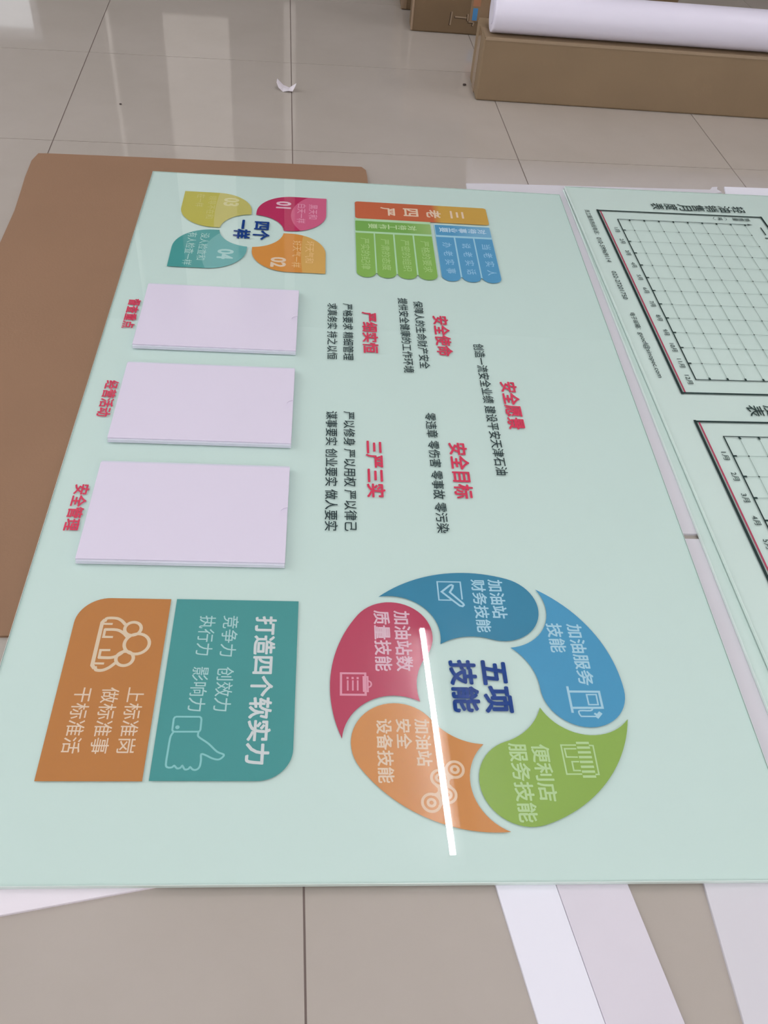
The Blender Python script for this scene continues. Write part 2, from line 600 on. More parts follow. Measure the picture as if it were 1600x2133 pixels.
sheet('foam_sheet', [(0.70, -0.262), (0.9884, -0.262), (1.36, -0.262), (1.40, 0.965), (1.395, 0.975), (1.42, 0.985), (1.41, 1.0), (1.417, 1.016), (1.40, 1.012), (1.39, 0.995), (1.36, 0.993), (1.15, 0.980), (0.9765, 0.9690), (0.78, 0.956), (0.724, 0.9505)],
      0, 0.0045, M_FOAM_A, 'long white foam sheet bridging the gap between the two printed boards', 'foam sheet')
sheet('foam_sheet', [(1.4366, 1.0187), (1.429, 0.98), (1.426, 0.0), (2.3, 0.03), (2.32, 1.06)],
      0, 0.0045, M_FOAM_B, 'bright white foam sheet under the far right end of the chart board', 'foam sheet')

# ------------------------------------------------------------------ main board
U0, U1, V0, V1 = -0.9035, 0.8358, -0.0638, 0.9603
ZB = 0.0122
root = empty('sign_board', ((V0 + V1) / 2, -(U0 + U1) / 2, 0.0046))
tag(root, 'large mint glass sign board with coloured wheel, leaf shapes and three white pockets', 'sign board')
B = Board(root, (U0 + U1) / 2, (V0 + V1) / 2, ZB - 0.0046)
hx, hy = (V1 - V0) / 2, (U1 - U0) / 2
gp = glass_panel(root, -hx, hx, -hy, hy, ZB - 0.0046, M_GLASS)

INK_RED = ink('red', (206, 62, 90))
INK_BLACK = ink('black', (40, 58, 60))
INK_NAVY = ink('navy', (20, 60, 130))
INK_PALE = ink('pale_letter', (203, 212, 212))
INK_BLUSH = ink('blush_letter', (216, 184, 196))
INK_CREAM = ink('cream_letter', (220, 200, 176))
INK_SKY = ink('sky_letter', (164, 206, 222))
INK_LIME = ink('lime_letter', (178, 208, 152))
INK_AQUA = ink('aqua_line', (134, 196, 196))

RED = [('严细实恒', -0.3325, -0.1913, 0.4403, 0.4723), ('安全使命', -0.3306, -0.1914, 0.5875, 0.6204), ('安全愿景', -0.1173, 0.0217, 0.7018, 0.7344),
       ('三严三实', 0.0662, 0.2059, 0.4389, 0.4703), ('安全目标', 0.0638, 0.2029, 0.5862, 0.6191),
       ('督查重点', -0.3418, -0.2399, -0.0321, -0.0075), ('经营活动', -0.0757, 0.0258, -0.0318, -0.0075), ('安全管理', 0.1946, 0.2963, -0.0328, -0.0085)]
for t in RED:
    B.text(*t, INK_RED, bold=0.027)['label'] = 'bold red heading'
BLK = [('严格要求 精细管理', -0.3601, -0.1658, 0.4018, 0.4226), ('求真务实 持之以恒', -0.3592, -0.1665, 0.3702, 0.3908),
       ('保障人的生命财产安全', -0.3814, -0.1484, 0.5502, 0.571), ('提供安全健康的工作环境', -0.3906, -0.1336, 0.5184, 0.5390),
       ('创造一流安全业绩 建设平安天津石油', -0.2378, 0.1434, 0.6634, 0.6848), ('严以修身 严以用权 严以律己', -0.0117, 0.2825, 0.4010, 0.4218),
       ('谋事要实 创业要实 做人要实', -0.011, 0.2826, 0.3695, 0.3905), ('零违章 零伤害 零事故 零污染', -0.0162, 0.2819, 0.5497, 0.5704)]
for t in BLK:
    B.text(*t, INK_BLACK, bold=0.007)['label'] = 'dark slogan line'

# two banner blocks
R_ = 0.0445
ob = [(0.7089, 0.0192)] + [(0.4256 + 0, 0.0192 + R_)][::-1]
ob = [(0.7089, 0.0192), (0.7089, 0.1485), (0.4253, 0.1485)] + [(0.4253 + R_ + R_ * math.cos(t), 0.0192 + R_ + R_ * math.sin(t)) for t in
     [math.pi - 0 + (math.pi / 2) * k / 14 for k in range(15)]]
orange = B.flat('orange_block', [ob], ink('orange_block', (180, 122, 68)))
tb = [(0.4249, 0.1566), (0.7082, 0.1566)] + [(0.7082 - R_ + R_ * math.cos(t), 0.3326 - R_ + R_ * math.sin(t)) for t in
     [(math.pi / 2) * k / 14 for k in range(15)]] + [(0.4249, 0.3326)]
teal = B.flat('teal_block', [tb], ink('teal_block', (72, 146, 144)))
B.text('打造四个软实力', 0.4531, 0.686, 0.2717, 0.3026, INK_PALE, teal, bold=0.028)
B.texts([('竞争力', 0.4533, 0.5235, 0.226, 0.2484), ('创效力', 0.5407, 0.6098, 0.2253, 0.2482), ('执行力', 0.454, 0.522, 0.1929, 0.2156),
         ('影响力', 0.5411, 0.6101, 0.192, 0.2146)], ink('teal_letter', (166, 205, 205)), teal, bold=0.004)
B.texts([('上标准岗', 0.5746, 0.6707, 0.1106, 0.1331), ('做标准事', 0.5751, 0.672, 0.0775, 0.1001), ('干标准活', 0.5755, 0.6716, 0.0426, 0.0653)],
        INK_CREAM, orange, bold=0.004)


def circ(u, v, r, n=28):
    return [(u + r * math.cos(2 * math.pi * i / n), v + r * math.sin(2 * math.pi * i / n)) for i in range(n)]


B.strokes('people_icon', [
    (circ(0.4789, 0.1020, 0.0113), True), (circ(0.5045, 0.1112, 0.0170), True), (circ(0.5289, 0.0985, 0.0116), True),
    (smooth([(0.4708, 0.0895), (0.4650, 0.0840), (0.4612, 0.0765), (0.4613, 0.0640), (0.4655, 0.0615)], 4), False),
    ([(0.4655, 0.0600), (0.4689, 0.0580), (0.5404, 0.0573), (0.5440, 0.0600)], False, 0.0052),
    (smooth([(0.5440, 0.0620), (0.5480, 0.0640), (0.5483, 0.0720), (0.5440, 0.0800), (0.5369, 0.0868)], 4), False),
    (smooth([(0.4925, 0.0958), (0.4860, 0.0895), (0.4812, 0.0800), (0.4810, 0.0650)], 4), False),
    (smooth([(0.5163, 0.0961), (0.5235, 0.0895), (0.5278, 0.0800), (0.5278, 0.0650)], 4), False),
    ([(0.4810, 0.0640), (0.4935, 0.0640), (0.4936, 0.0755)], False, 0.0036), ([(0.5275, 0.0640), (0.5157, 0.0640), (0.5155, 0.0757)], False, 0.0036),
    ([(0.4712, 0.0600), (0.4712, 0.0715)], False, 0.0034), ([(0.5374, 0.0600), (0.5375, 0.0712)], False, 0.0034)],
    ink('people_line', (214, 196, 168)), orange, w=0.0046)

hand = [(0.6403, 0.1785), (0.6440, 0.1765), (0.6500, 0.1750), (0.6700, 0.1745), (0.6865, 0.1745), (0.6902, 0.1775), (0.6900, 0.1825), (0.6878, 0.1850),
        (0.6915, 0.1890), (0.6905, 0.1930), (0.6878, 0.1950), (0.6928, 0.1985), (0.6921, 0.2030), (0.6896, 0.2048), (0.6930, 0.2085), (0.6931, 0.2130),
        (0.6890, 0.2165), (0.6800, 0.2172), (0.6719, 0.2168), (0.6735, 0.2230), (0.6776, 0.2310), (0.6792, 0.2385), (0.6765, 0.2432), (0.6722, 0.2449),
        (0.6682, 0.2361), (0.6568, 0.2241), (0.6480, 0.2115), (0.6439, 0.2097), (0.6401, 0.2102)]
cuff = [(0.6183, 0.1795), (0.6183, 0.2092), (0.6198, 0.2112), (0.6225, 0.2119), (0.6369, 0.2121), (0.6390, 0.2114), (0.6400, 0.2095), (0.6403, 0.1790),
        (0.6390, 0.1768), (0.6372, 0.1763), (0.6218, 0.1762), (0.6193, 0.1772)]
th = B.strokes('thumb_icon', [(smooth(hand, 3), False), (cuff, True)], INK_AQUA, teal, w=0.0025)
B.flat('cuff_button', [circ(0.6338, 0.1824, 0.0028, 16)], INK_AQUA, teal, 2)

# five part wheel
WU, WV, A0 = 0.5695, 0.5849, 0.0823
RO, RI, RC, RH, RT = 0.2056, 0.0864, 0.1460, 0.0596, 0.0709
dg = math.radians


def seg_outline(rot):
    pts = arc(0, 0, RO, 0, dg(-59), 22)
    hc = (RC * math.cos(dg(-59)), RC * math.sin(dg(-59)))
    pts += arc(hc[0], hc[1], RH, dg(-59), dg(-59 - 180), 26)[1:]
    pts += arc(0, 0, RI, dg(-59), dg(-7.2), 14)[1:]
    tc_ = (RC * math.cos(dg(13)), RC * math.sin(dg(13)))
    p1, p0 = (RO, 0.0), (RI * math.cos(dg(-7.2)), RI * math.sin(dg(-7.2)))
    b0 = math.atan2(p0[1] - tc_[1], p0[0] - tc_[0])
    b1 = math.atan2(p1[1] - tc_[1], p1[0] - tc_[0])
    if b0 < 0:
        b0 += 2 * math.pi
    if b1 < 0:
        b1 += 2 * math.pi
    r0, r1 = math.hypot(p0[0] - tc_[0], p0[1] - tc_[1]), math.hypot(p1[0] - tc_[0], p1[1] - tc_[1])
    for k in range(1, 20):
        f = k / 20
        a, r_ = b0 + (b1 - b0) * f, r0 + (r1 - r0) * f
        pts.append((tc_[0] + r_ * math.cos(a), tc_[1] + r_ * math.sin(a)))
    c, s_ = math.cos(rot), math.sin(rot)
    return [(WU + c * x - s_ * y, WV + s_ * x + c * y) for x, y in pts]


segs = []
for k, (nm, col) in enumerate((('wheel_orange', (200, 140, 86)), ('wheel_green', (138, 172, 84)), ('wheel_sky', (76, 150, 188)),
                               ('wheel_blue', (60, 130, 160)), ('wheel_crimson', (176, 70, 94)))):
    s_ = B.flat('wheel_segment', [seg_outline(A0 + k * 2 * math.pi / 5)], ink(nm, col))
    s_['label'] = nm.split('_')[1] + ' wheel segment'
    segs.append(s_)
w_or, w_gr, w_sk, w_bl, w_cr = segs
B.texts([('加油站', 0.6189, 0.6875, 0.4915, 0.5119), ('安全', 0.6191, 0.6632, 0.4666, 0.4871), ('设备技能', 0.6194, 0.7108, 0.4405, 0.4617)], INK_CREAM, w_or, bold=0.022)
B.texts([('便利店', 0.6554, 0.735, 0.6439, 0.6681), ('服务技能', 0.6539, 0.7626, 0.6137, 0.6385)], INK_LIME, w_gr, bold=0.022)
B.texts([('加油服务', 0.4579, 0.564, 0.7277, 0.7507), ('技能', 0.4572, 0.5093, 0.6970, 0.7208)], INK_SKY, w_sk, bold=0.022)
B.texts([('加油站', 0.3759, 0.4501, 0.6194, 0.6424), ('财务技能', 0.3766, 0.4757, 0.5931, 0.615)], INK_SKY, w_bl, bold=0.022)
B.texts([('加油站数', 0.439, 0.5443, 0.4717, 0.4958), ('质量技能', 0.4391, 0.5444, 0.4421, 0.4663)], INK_BLUSH, w_cr, bold=0.022)
B.texts([('五项', 0.5239, 0.6091, 0.5899, 0.629), ('技能', 0.5237, 0.6086, 0.5458, 0.5843)], INK_NAVY, bold=0.036)

B.strokes('check_icon', [([(0.4150, 0.5768), (0.3822, 0.5769), (0.3824, 0.5414), (0.4175, 0.5415), (0.4175, 0.5600)][::-1] and
                          [(0.4175, 0.5610), (0.4175, 0.5415), (0.3824, 0.5414), (0.3822, 0.5769), (0.4150, 0.5768)], False, 0.0022),
                         ([(0.4018, 0.5468), (0.3893, 0.5600), (0.3880, 0.5630), (0.3893, 0.5650), (0.3940, 0.5640), (0.4024, 0.5592), (0.4235, 0.5775),
                           (0.4262, 0.5783), (0.4287, 0.5760), (0.4276, 0.5721), (0.4160, 0.5605)], True, 0.0032)], INK_SKY, w_bl)
B.strokes('fuel_pump_icon', [([(0.567, 0.7101), (0.6064, 0.7101)], False, 0.0034), ([(0.5741, 0.7114), (0.574, 0.7538), (0.5995, 0.7536), (0.6, 0.7117)], False, 0.0034),
                             ([(0.5788, 0.7351), (0.5786, 0.7488), (0.5947, 0.7484), (0.5948, 0.7352)], True, 0.0022),
                             (smooth([(0.6013, 0.7390), (0.6042, 0.7355), (0.6043, 0.7210), (0.6079, 0.7188), (0.6125, 0.7207), (0.6131, 0.7230), (0.6131, 0.7417)], 3), False, 0.0022),
                             ([(0.6133, 0.7435), (0.6085, 0.7480)], False, 0.0055), ([(0.6090, 0.7411), (0.6110, 0.7440)], False, 0.003)], INK_SKY, w_sk)
st = [([(0.6564, 0.7045), (0.6565, 0.6849), (0.6979, 0.6854), (0.6978, 0.7049)], False), ([(0.6617, 0.7039), (0.6618, 0.6888), (0.6737, 0.6894), (0.6738, 0.7037)], False),
      ([(0.6803, 0.7041), (0.6804, 0.6955), (0.6928, 0.6956), (0.6929, 0.7041)], False), ([(0.6567, 0.7235), (0.657, 0.7283), (0.6982, 0.7278), (0.6982, 0.724)], False)]
for k in range(8):
    st.append(([(0.6532 + k * 0.00687, 0.7073), (0.6531 + k * 0.00687, 0.7221)], False, 0.0034))
B.strokes('shop_icon', st, INK_LIME, w_gr, w=0.0021)
gr = []
GC = [(0.6919, 0.5398, 0.0110), (0.7035, 0.5193, 0.0107), (0.7262, 0.5275, 0.0107), (0.7367, 0.5063, 0.0115)]
for (u, v, r_) in GC:
    gr.append((circ(u, v, r_), True, 0.0036))
    gr.append((circ(u, v, 0.0045, 18), True, 0.0036))
for (a, b_, sg) in ((0, 1, 1), (1, 2, -1), (2, 3, 1)):
    ua, va, ra = GC[a]
    ub, vb, rb = GC[b_]
    du, dv = ub - ua, vb - va
    L = math.hypot(du, dv)
    nu, nv = -dv / L, du / L
    for sg in (1, -1):
        gr.append(([(ua + du * 0.30 + nu * sg * 0.0085, va + dv * 0.30 + nv * sg * 0.0085), (ua + du * 0.5 + nu * sg * 0.0066, va + dv * 0.5 + nv * sg * 0.0066),
                    (ua + du * 0.70 + nu * sg * 0.0085, va + dv * 0.70 + nv * sg * 0.0085)], False, 0.0034))
B.strokes('belt_icon', gr, ink('belt_line', (222, 196, 168)), w_or)
B.strokes('clipboard_icon', [([(0.5486, 0.3944), (0.5484, 0.4279), (0.5826, 0.4278), (0.5827, 0.3942)], True, 0.0031),
                             ([(0.554, 0.4253), (0.554, 0.4310), (0.5772, 0.4310), (0.5769, 0.4253)], True, 0.0024),
                             ([(0.5607, 0.4036), (0.5754, 0.4035)], False), ([(0.5606, 0.4106), (0.5753, 0.4104)], False), ([(0.5605, 0.4173), (0.5752, 0.4171)], False),
                             ([(0.5556, 0.4034), (0.5566, 0.4034)], False, 0.003), ([(0.5556, 0.4104), (0.5566, 0.4104)], False, 0.003), ([(0.5556, 0.4173), (0.5566, 0.4173)], False, 0.003),
                             (smooth([(0.5603, 0.4315), (0.5624, 0.4349), (0.5660, 0.4358), (0.5692, 0.4345), (0.5709, 0.4315)], 4), False)],
          ink('clip_line', (214, 150, 168)), w_cr, w=0.0022)

# four leaf shapes round a disc
CU, CV = -0.6405, 0.1955


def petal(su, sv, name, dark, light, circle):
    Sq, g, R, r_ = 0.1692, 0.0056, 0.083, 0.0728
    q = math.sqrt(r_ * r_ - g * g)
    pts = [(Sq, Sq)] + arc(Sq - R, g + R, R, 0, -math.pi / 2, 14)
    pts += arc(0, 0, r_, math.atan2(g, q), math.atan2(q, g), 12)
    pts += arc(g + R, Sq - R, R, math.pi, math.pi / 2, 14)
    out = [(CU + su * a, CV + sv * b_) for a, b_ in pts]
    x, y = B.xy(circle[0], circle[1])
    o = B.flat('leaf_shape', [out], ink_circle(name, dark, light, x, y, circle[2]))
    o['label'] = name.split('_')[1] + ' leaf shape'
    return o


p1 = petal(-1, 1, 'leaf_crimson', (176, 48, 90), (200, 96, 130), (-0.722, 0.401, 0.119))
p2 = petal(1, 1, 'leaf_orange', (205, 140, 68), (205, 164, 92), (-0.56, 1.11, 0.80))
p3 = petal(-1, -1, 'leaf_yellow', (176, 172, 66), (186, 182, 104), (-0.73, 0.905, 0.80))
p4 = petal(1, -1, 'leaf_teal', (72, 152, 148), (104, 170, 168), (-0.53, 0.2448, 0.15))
B.text('01', -0.7845, -0.7497, 0.2448, 0.2812, INK_BLUSH, p1, bold=0.04, name='numeral')
B.text('02', -0.5299, -0.4888, 0.2443, 0.2785, INK_CREAM, p2, bold=0.04, name='numeral')
B.text('03', -0.7879, -0.7476, 0.1211, 0.1578, ink('straw_letter', (206, 204, 150)), p3, bold=0.04, name='numeral')
B.text('04', -0.553, -0.5109, 0.1266, 0.1629, ink('mint_letter', (164, 206, 202)), p4, bold=0.04, name='numeral')
B.texts([('黑天和', -0.7765, -0.7066, 0.323, 0.3440), ('白天一样', -0.7755, -0.6846, 0.2959, 0.3164)], ink('leaf_pink_letter', (222, 158, 182)), p1)  # letters on all four leaves: reflection haze mixed into faint ink colours
B.texts([('坏天气和', -0.605, -0.5123, 0.3190, 0.3390), ('好天气一样', -0.6045, -0.4914, 0.2909, 0.3106)], ink('leaf_cream_letter', (226, 190, 136)), p2)
B.texts([('领导不在和', -0.7932, -0.6842, 0.0858, 0.104), ('在一样', -0.7985, -0.7365, 0.0569, 0.076)], ink('straw_letter2', (192, 190, 108)), p3)
B.texts([('没人检查和', -0.6173, -0.5027, 0.0838, 0.1038), ('有人检查一样', -0.6177, -0.4804, 0.0560, 0.0762)], ink('mint_letter', (164, 206, 202)), p4)
B.texts([('四个', -0.683, -0.6004, 0.1985, 0.2371), ('一样', -0.6866, -0.6014, 0.1547, 0.1935)], INK_NAVY, bold=0.036)


# list block
def rrect(u0, u1, v0, v1, r, corners=(1, 1, 1, 1)):
    """corner order: (u0,v0) (u1,v0) (u1,v1) (u0,v1)"""
    out = []
    for (cu, cv, a0, on, pu, pv) in ((u0 + r, v0 + r, 180, corners[0], u0, v0), (u1 - r, v0 + r, 270, corners[1], u1, v0),
                                     (u1 - r, v1 - r, 0, corners[2], u1, v1), (u0 + r, v1 - r, 90, corners[3], u0, v1)):
        if on:
            out += arc(cu, cv, r, dg(a0), dg(a0 + 90), 8)
        else:
            out.append((pu, pv))
    return out


bar = B.flat('title_bar', [rrect(-0.8056, -0.7227, 0.4335, 0.7559, 0.008)], ink_ramp('bar', (188, 100, 68), (196, 158, 78), 0.62 - B.cv, 0.64 - B.cv))
B.texts([('三', -0.783, -0.7464, 0.6647, 0.6976), ('老', -0.7827, -0.7438, 0.6062, 0.6416), ('四', -0.7838, -0.7455, 0.5499, 0.5862),
         ('严', -0.7831, -0.743, 0.4945, 0.5298)], ink('bar_letter', (222, 200, 176)), bar, bold=0.025)
gh = B.flat('green_header', [rrect(-0.7115, -0.6640, 0.4333, 0.6115, 0.003)], ink_ramp('gh', (116, 168, 84), (146, 182, 112), 0.55 - B.cv, 0.61 - B.cv))
bh = B.flat('blue_header', [rrect(-0.7115, -0.6640, 0.6225, 0.7540, 0.003)], ink_ramp('bh', (84, 150, 190), (118, 172, 204), 0.66 - B.cv, 0.72 - B.cv))


def vert(s, v_hi, v_lo, u0, u1, material, parent, bold=0.02, glyph=0.9, board=B):
    n = len(s)
    pitch = (v_hi - v_lo) / (n - 1 + glyph)
    items = []
    for k, ch in enumerate(s):
        v1 = v_hi - k * pitch
        items.append((ch, u0, u1, v1 - glyph * pitch, v1))
    return board.texts(items, material, parent, bold=bold)


vert('对待工作要', 0.5778, 0.4635, -0.7000, -0.6782, ink('gh_letter', (184, 214, 160)), gh)
vert('对待事业要', 0.7440, 0.6319, -0.7000, -0.6786, ink('bh_letter', (188, 216, 232)), bh)
pc = {}
for k, (v0, v1, txt, tv0, tv1, green) in enumerate(((0.4333, 0.4752, '严实的纪律', 0.4440, 0.4648, 1), (0.4784, 0.5203, '严肃的态度', 0.4905, 0.5104, 1),
                                                    (0.5240, 0.5660, '严密的组织', 0.5366, 0.5569, 1), (0.5696, 0.6115, '严格的要求', 0.5825, 0.6027, 1),
                                                    (0.6212, 0.6632, '办老实事', 0.634, 0.6549, 0), (0.6667, 0.7088, '说老实话', 0.6795, 0.7, 0), (0.7120, 0.7540, '当老实人', 0.7259, 0.7465, 0))):
    c = B.flat('list_column', [[(-0.6555, v0), (-0.4855, v0)] + [(-0.4855 + 0.0190 * math.cos(t), (v0 + v1) / 2 + 0.021 * math.sin(t)) for t in
                               [dg(-90 + 180 * i / 14) for i in range(1, 14)]] + [(-0.4855, v1), (-0.6555, v1)]],
               ink('list_green', (130, 176, 88)) if green else ink('list_blue', (86, 152, 192)))
    if green:
        B.text(txt, -0.6325, -0.4978, tv0, tv1, ink('gl_letter', (166, 204, 132)), c)
    else:
        n = 4
        w = 0.0222
        p = (0.134 - w) / 3
        B.texts([(ch, -0.6315 + q * p, -0.6315 + q * p + w, tv0, tv1) for q, ch in enumerate(txt)], ink('bl_letter', (158, 202, 228)), c)
B.flat('list_backing', [[(-0.7227, 0.4325), (-0.484, 0.4325), (-0.484, 0.6125), (-0.7227, 0.6125)]], ink('list_gap_green', (172, 212, 172)), None, 0.5)
B.flat('list_backing', [[(-0.7120, 0.6205), (-0.484, 0.6205), (-0.484, 0.7548), (-0.7120, 0.7548)]], ink('list_gap_blue', (160, 206, 222)), None, 0.5)

# acrylic document pockets
for u0 in (-0.3933, -0.1264, 0.1434):
    w, h = 0.2188, 0.3100
    z = B.z
    (xa, ya), (xb, yb) = B.xy(u0, 0.0), B.xy(u0 + w, h)
    bk = link('document_pocket', bm_mesh(box_bm(xa, xb, yb, ya, z, z + 0.0024, 0.0005, 1)), M_ACR2, root)
    bk['label'] = 'glossy white acrylic document pocket'
    # spacer rails along both long sides
    for (ua, ub) in ((u0 + 0.0005, u0 + 0.0080), (u0 + w - 0.0065, u0 + w - 0.0005)):
        (x0, y0), (x1, y1) = B.xy(ua, 0.0005), B.xy(ub, h - 0.0005)
        link('side_rail', bm_mesh(box_bm(x0, x1, y1, y0, z + 0.0024, z + 0.0062, 0.0004, 1)), M_ACR2, bk)
    (x0, y0), (x1, y1) = B.xy(u0 + 0.0084, 0.0005), B.xy(u0 + w - 0.0070, h - 0.0008)
    link('insert_card', bm_mesh(box_bm(x0, x1, y1, y0, z + 0.0024, z + 0.0064)), M_ACR, bk)
    uc, rn = u0 + w / 2 + 0.001, 0.0120
    pts = [(u0 + 0.0058, 0.0), (u0 + w - 0.0042, 0.0), (u0 + w - 0.0042, h)] + [(uc + rn * math.cos(t), h - rn * 1.02 * math.sin(t)) for t in
          [math.pi * i / 18 for i in range(19)]] + [(u0 + 0.0058, h)]
    link('front_sheet', bm_mesh(prism_bm([B.xy(*q) for q in pts], z + 0.0066, z + 0.0080, 0.0004)), M_ACR, bk)

# ------------------------------------------------------------------ chart boards
a2, b2u, b2v = 0.0243, -0.7768, 1.0825
ZC = 0.0186


def b2world(uu, vv):
    c, s_ = math.cos(a2), math.sin(a2)
    return (b2v + s_ * uu + c * vv, -(b2u + c * uu - s_ * vv))


cu2, cv2 = 0.70, 0.40
wx, wy = b2world(cu2, cv2)
low = empty('glass_board', (0.9803 + 0.515 + 0.0045, 0.9450 - 0.868, 0.0046), 0.0095)
tag(low, 'plain mint glass board lying beneath the chart board', 'glass board')
glass_panel(low, -0.515, 0.515, -0.868, 0.868, 0.0066, M_GLASS2)

root2 = empty('chart_board', (wx, wy, 0.0113), a2)
tag(root2, 'mint glass board printed with black monthly sales chart grids', 'chart board')
C2 = Board(root2, cu2, cv2, ZC - 0.0113)
(x0, y0), (x1, y1) = C2.xy(-0.1625, -0.1005), C2.xy(1.575, 0.92)
glass_panel(root2, x0, x1, y1, y0, ZC - 0.0113, M_GLASS2)
INK_CH = ink('chart_black', (38, 58, 56))
INK_GREY = ink('chart_grey', (138, 160, 152))
INK_RL = ink('chart_red', (176, 64, 92))
for k in range(2):
    o = k * 0.8055
    du, dv, dv0 = 0.0531, 0.0373, -0.0077
    fr = C2.strokes('chart_frame', [([(o - 0.0412, -0.0411), (o - 0.0412, 0.3865)], False, 0.0048), ([(o + 0.6800, -0.0411), (o + 0.6800, 0.3865)], False, 0.0048),
                                    ([(o - 0.0430, 0.3870), (o + 0.6820, 0.3870)], False, 0.0048), ([(o - 0.0430, -0.0415), (o + 0.6820, -0.0415)], False, 0.0052)], INK_CH)
    C2.strokes('red_rule', [([(o - 0.0375, -0.0345), (o + 0.6765, -0.0345)], False, 0.0030)], INK_RL, fr, 1)
    jmax = 9
    vv = lambda j: dv0 + dv * j if j else 0.0
    for L in [([(o + i * du, 0), (o + i * du, vv(jmax))], False) for i in range(1, 12)] + [([(o, vv(j)), (o + 12 * du, vv(j))], False) for j in range(1, jmax + 1)]:
        C2.strokes('grid_line', [L], INK_GREY, fr, 1, w=0.0009)
    for L in [([(o, 0), (o, 0.345)], False, 0.0021), ([(o, 0), (o + 12 * du, 0)], False, 0.0026), ([(o + 12 * du, 0), (o + 12 * du, vv(jmax))], False, 0.0024)]:
        C2.strokes('axis_line', [L], INK_CH, fr, 2)
    C2.flat('axis_arrow', [[(o, 0.350), (o - 0.003, 0.336), (o + 0.003, 0.336)]], INK_CH, fr, 3)
    tk = C2.strokes('axis_ticks', [([(o + 0.001, vv(j)), (o + 0.0055, vv(j) + 0.0004)], False, 0.0042) for j in range(1, jmax + 1)] +
               [([(o + 12 * du - 0.0055, vv(j)), (o + 12 * du - 0.001, vv(j))], False, 0.0042) for j in range(1, jmax + 1)] +
               [([(o + i * du, 0.001), (o + i * du, 0.0055)], False, 0.0042) for i in range(1, 12)], INK_CH, fr, 3)
    tk['kind'] = 'stuff'
    gd = C2.flat('grid_dots', [circ(o + i * du, vv(j), 0.0019, 6) for i in range(1, 12) for j in range(1, jmax + 1)], INK_CH, fr, 3)
    gd['kind'] = 'stuff'
    C2.texts([('%d月' % i, o + i * du - (0.0107 if i < 10 else 0.0145), o + i * du + (0.0105 if i < 10 else 0.0140), -0.0205, -0.0090) for i in range(1, 13)], INK_CH, fr, bold=0.005, name='month_lettering')
    vert(('轻油销售月度表', '非油商品销售月度表')[k], (0.3555, 0.3910)[k], (0.1069, 0.0735)[k], o - 0.0924, o - 0.0592, INK_CH, fr, bold=0.005, glyph=0.93, board=C2)
    vert('销售量', 0.3510, 0.3060, o - 0.0324, o - 0.0175, INK_CH, fr, bold=0.004, glyph=0.93, board=C2)
    C2.texts([('吨', o - 0.0315, o - 0.0175, 0.2660, 0.2790)], INK_CH, fr, bold=0.012)
    C2.strokes('bracket_mark', [(smooth([(o - 0.0315, 0.2850), (o - 0.0245, 0.2895), (o - 0.0175, 0.2850)], 4), False), (smooth([(o - 0.0315, 0.2590), (o - 0.0245, 0.2545), (o - 0.0175, 0.2590)], 4), False)],
               INK_CH, fr, w=0.0012)
    C2.strokes('legend_line', [([(o + 0.0130, 0.3660), (o + 0.0480, 0.3660)], False, 0.0030), ([(o + 0.0640, 0.3600), (o + 0.0640, 0.3720)], False, 0.0040)], INK_CH, fr)
C2.texts([('员工服务热线电话：', -0.0408, 0.079, -0.0757, -0.0630), ('010-59969114', 0.0934, 0.204, -0.0762, -0.0650), ('022-27201750', 0.2435, 0.3579, -0.0763, -0.0655),
          ('电子邮箱：', 0.4091, 0.4700, -0.0768, -0.0648), ('guocf@sinopec.com', 0.4812, 0.6337, -0.0790, -0.0650)], INK_CH, bold=0.004, name='contact_lettering')

# ------------------------------------------------------------------ cartons and rolls
def carton(x0, x1, y0, y1, h, material, label, name='carton', rz=0.0):
    t = empty(name, (x0, y0, 0), rz)
    tag(t, label, 'carton')
    w, d_ = x1 - x0, y1 - y0
    link('body', bm_mesh(box_bm(0, w, 0, d_, 0, h - 0.003, 0.006, 3)), material, t)
    # two long top flaps meeting in the middle, each a board of its own
    fb = bm_mesh(box_bm(0.002, w - 0.002, 0.001, d_ / 2 - 0.001, h - 0.003, h, 0.001, 1))
    link('flap', fb, material, t)
    link('flap', bm_mesh(box_bm(0.002, w - 0.002, d_ / 2 + 0.001, d_ - 0.001, h - 0.003, h, 0.001, 1)), material, t)
    return t


c1 = carton(0.8095, 2.45, 1.5055, 1.672, 0.1785, M_CARTON, 'long brown carton on the floor with white roll on top')
tp = bmesh.new()
box_bm(-0.0006, 0.0, 0.058, 0.110, 0.0, 0.172, bm=tp)
link('end_tape', bm_mesh(tp), M_TAPE, c1)
link('front_flap_edge', bm_mesh(box_bm(0.004, 1.636, -0.0012, 0.0, 0.170, 0.1785, 0.0004, 1)), M_CARTON_E, c1)

c2 = carton(0.645, 1.55, 2.07, 2.15, 0.30, M_CARTON2, 'dark brown carton with handle slits behind the long carton')
# handle slits on the front face (local x, z)
hs = bmesh.new()
hsd = bmesh.new()


def face_bar(bm, xa, za, xb, zb, w, y=-0.0006):
    d_ = Vector((xb - xa, zb - za)).normalized() * 1.0
    n_ = Vector((-d_.y, d_.x)) * w / 2
    pts = [(xa + n_.x, za + n_.y), (xa - n_.x, za - n_.y), (xb - n_.x, zb - n_.y), (xb + n_.x, zb + n_.y)]
    f = [bm.verts.new((x, y, z)) for x, z in pts]
    g = [bm.verts.new((x, 0.0, z)) for x, z in pts]
    bm.faces.new(f)
    bm.faces.new(g[::-1])
    for i in range(4):
        bm.faces.new((f[i], g[i], g[(i + 1) % 4], f[(i + 1) % 4]))
    bmesh.ops.recalc_face_normals(bm, faces=bm.faces)


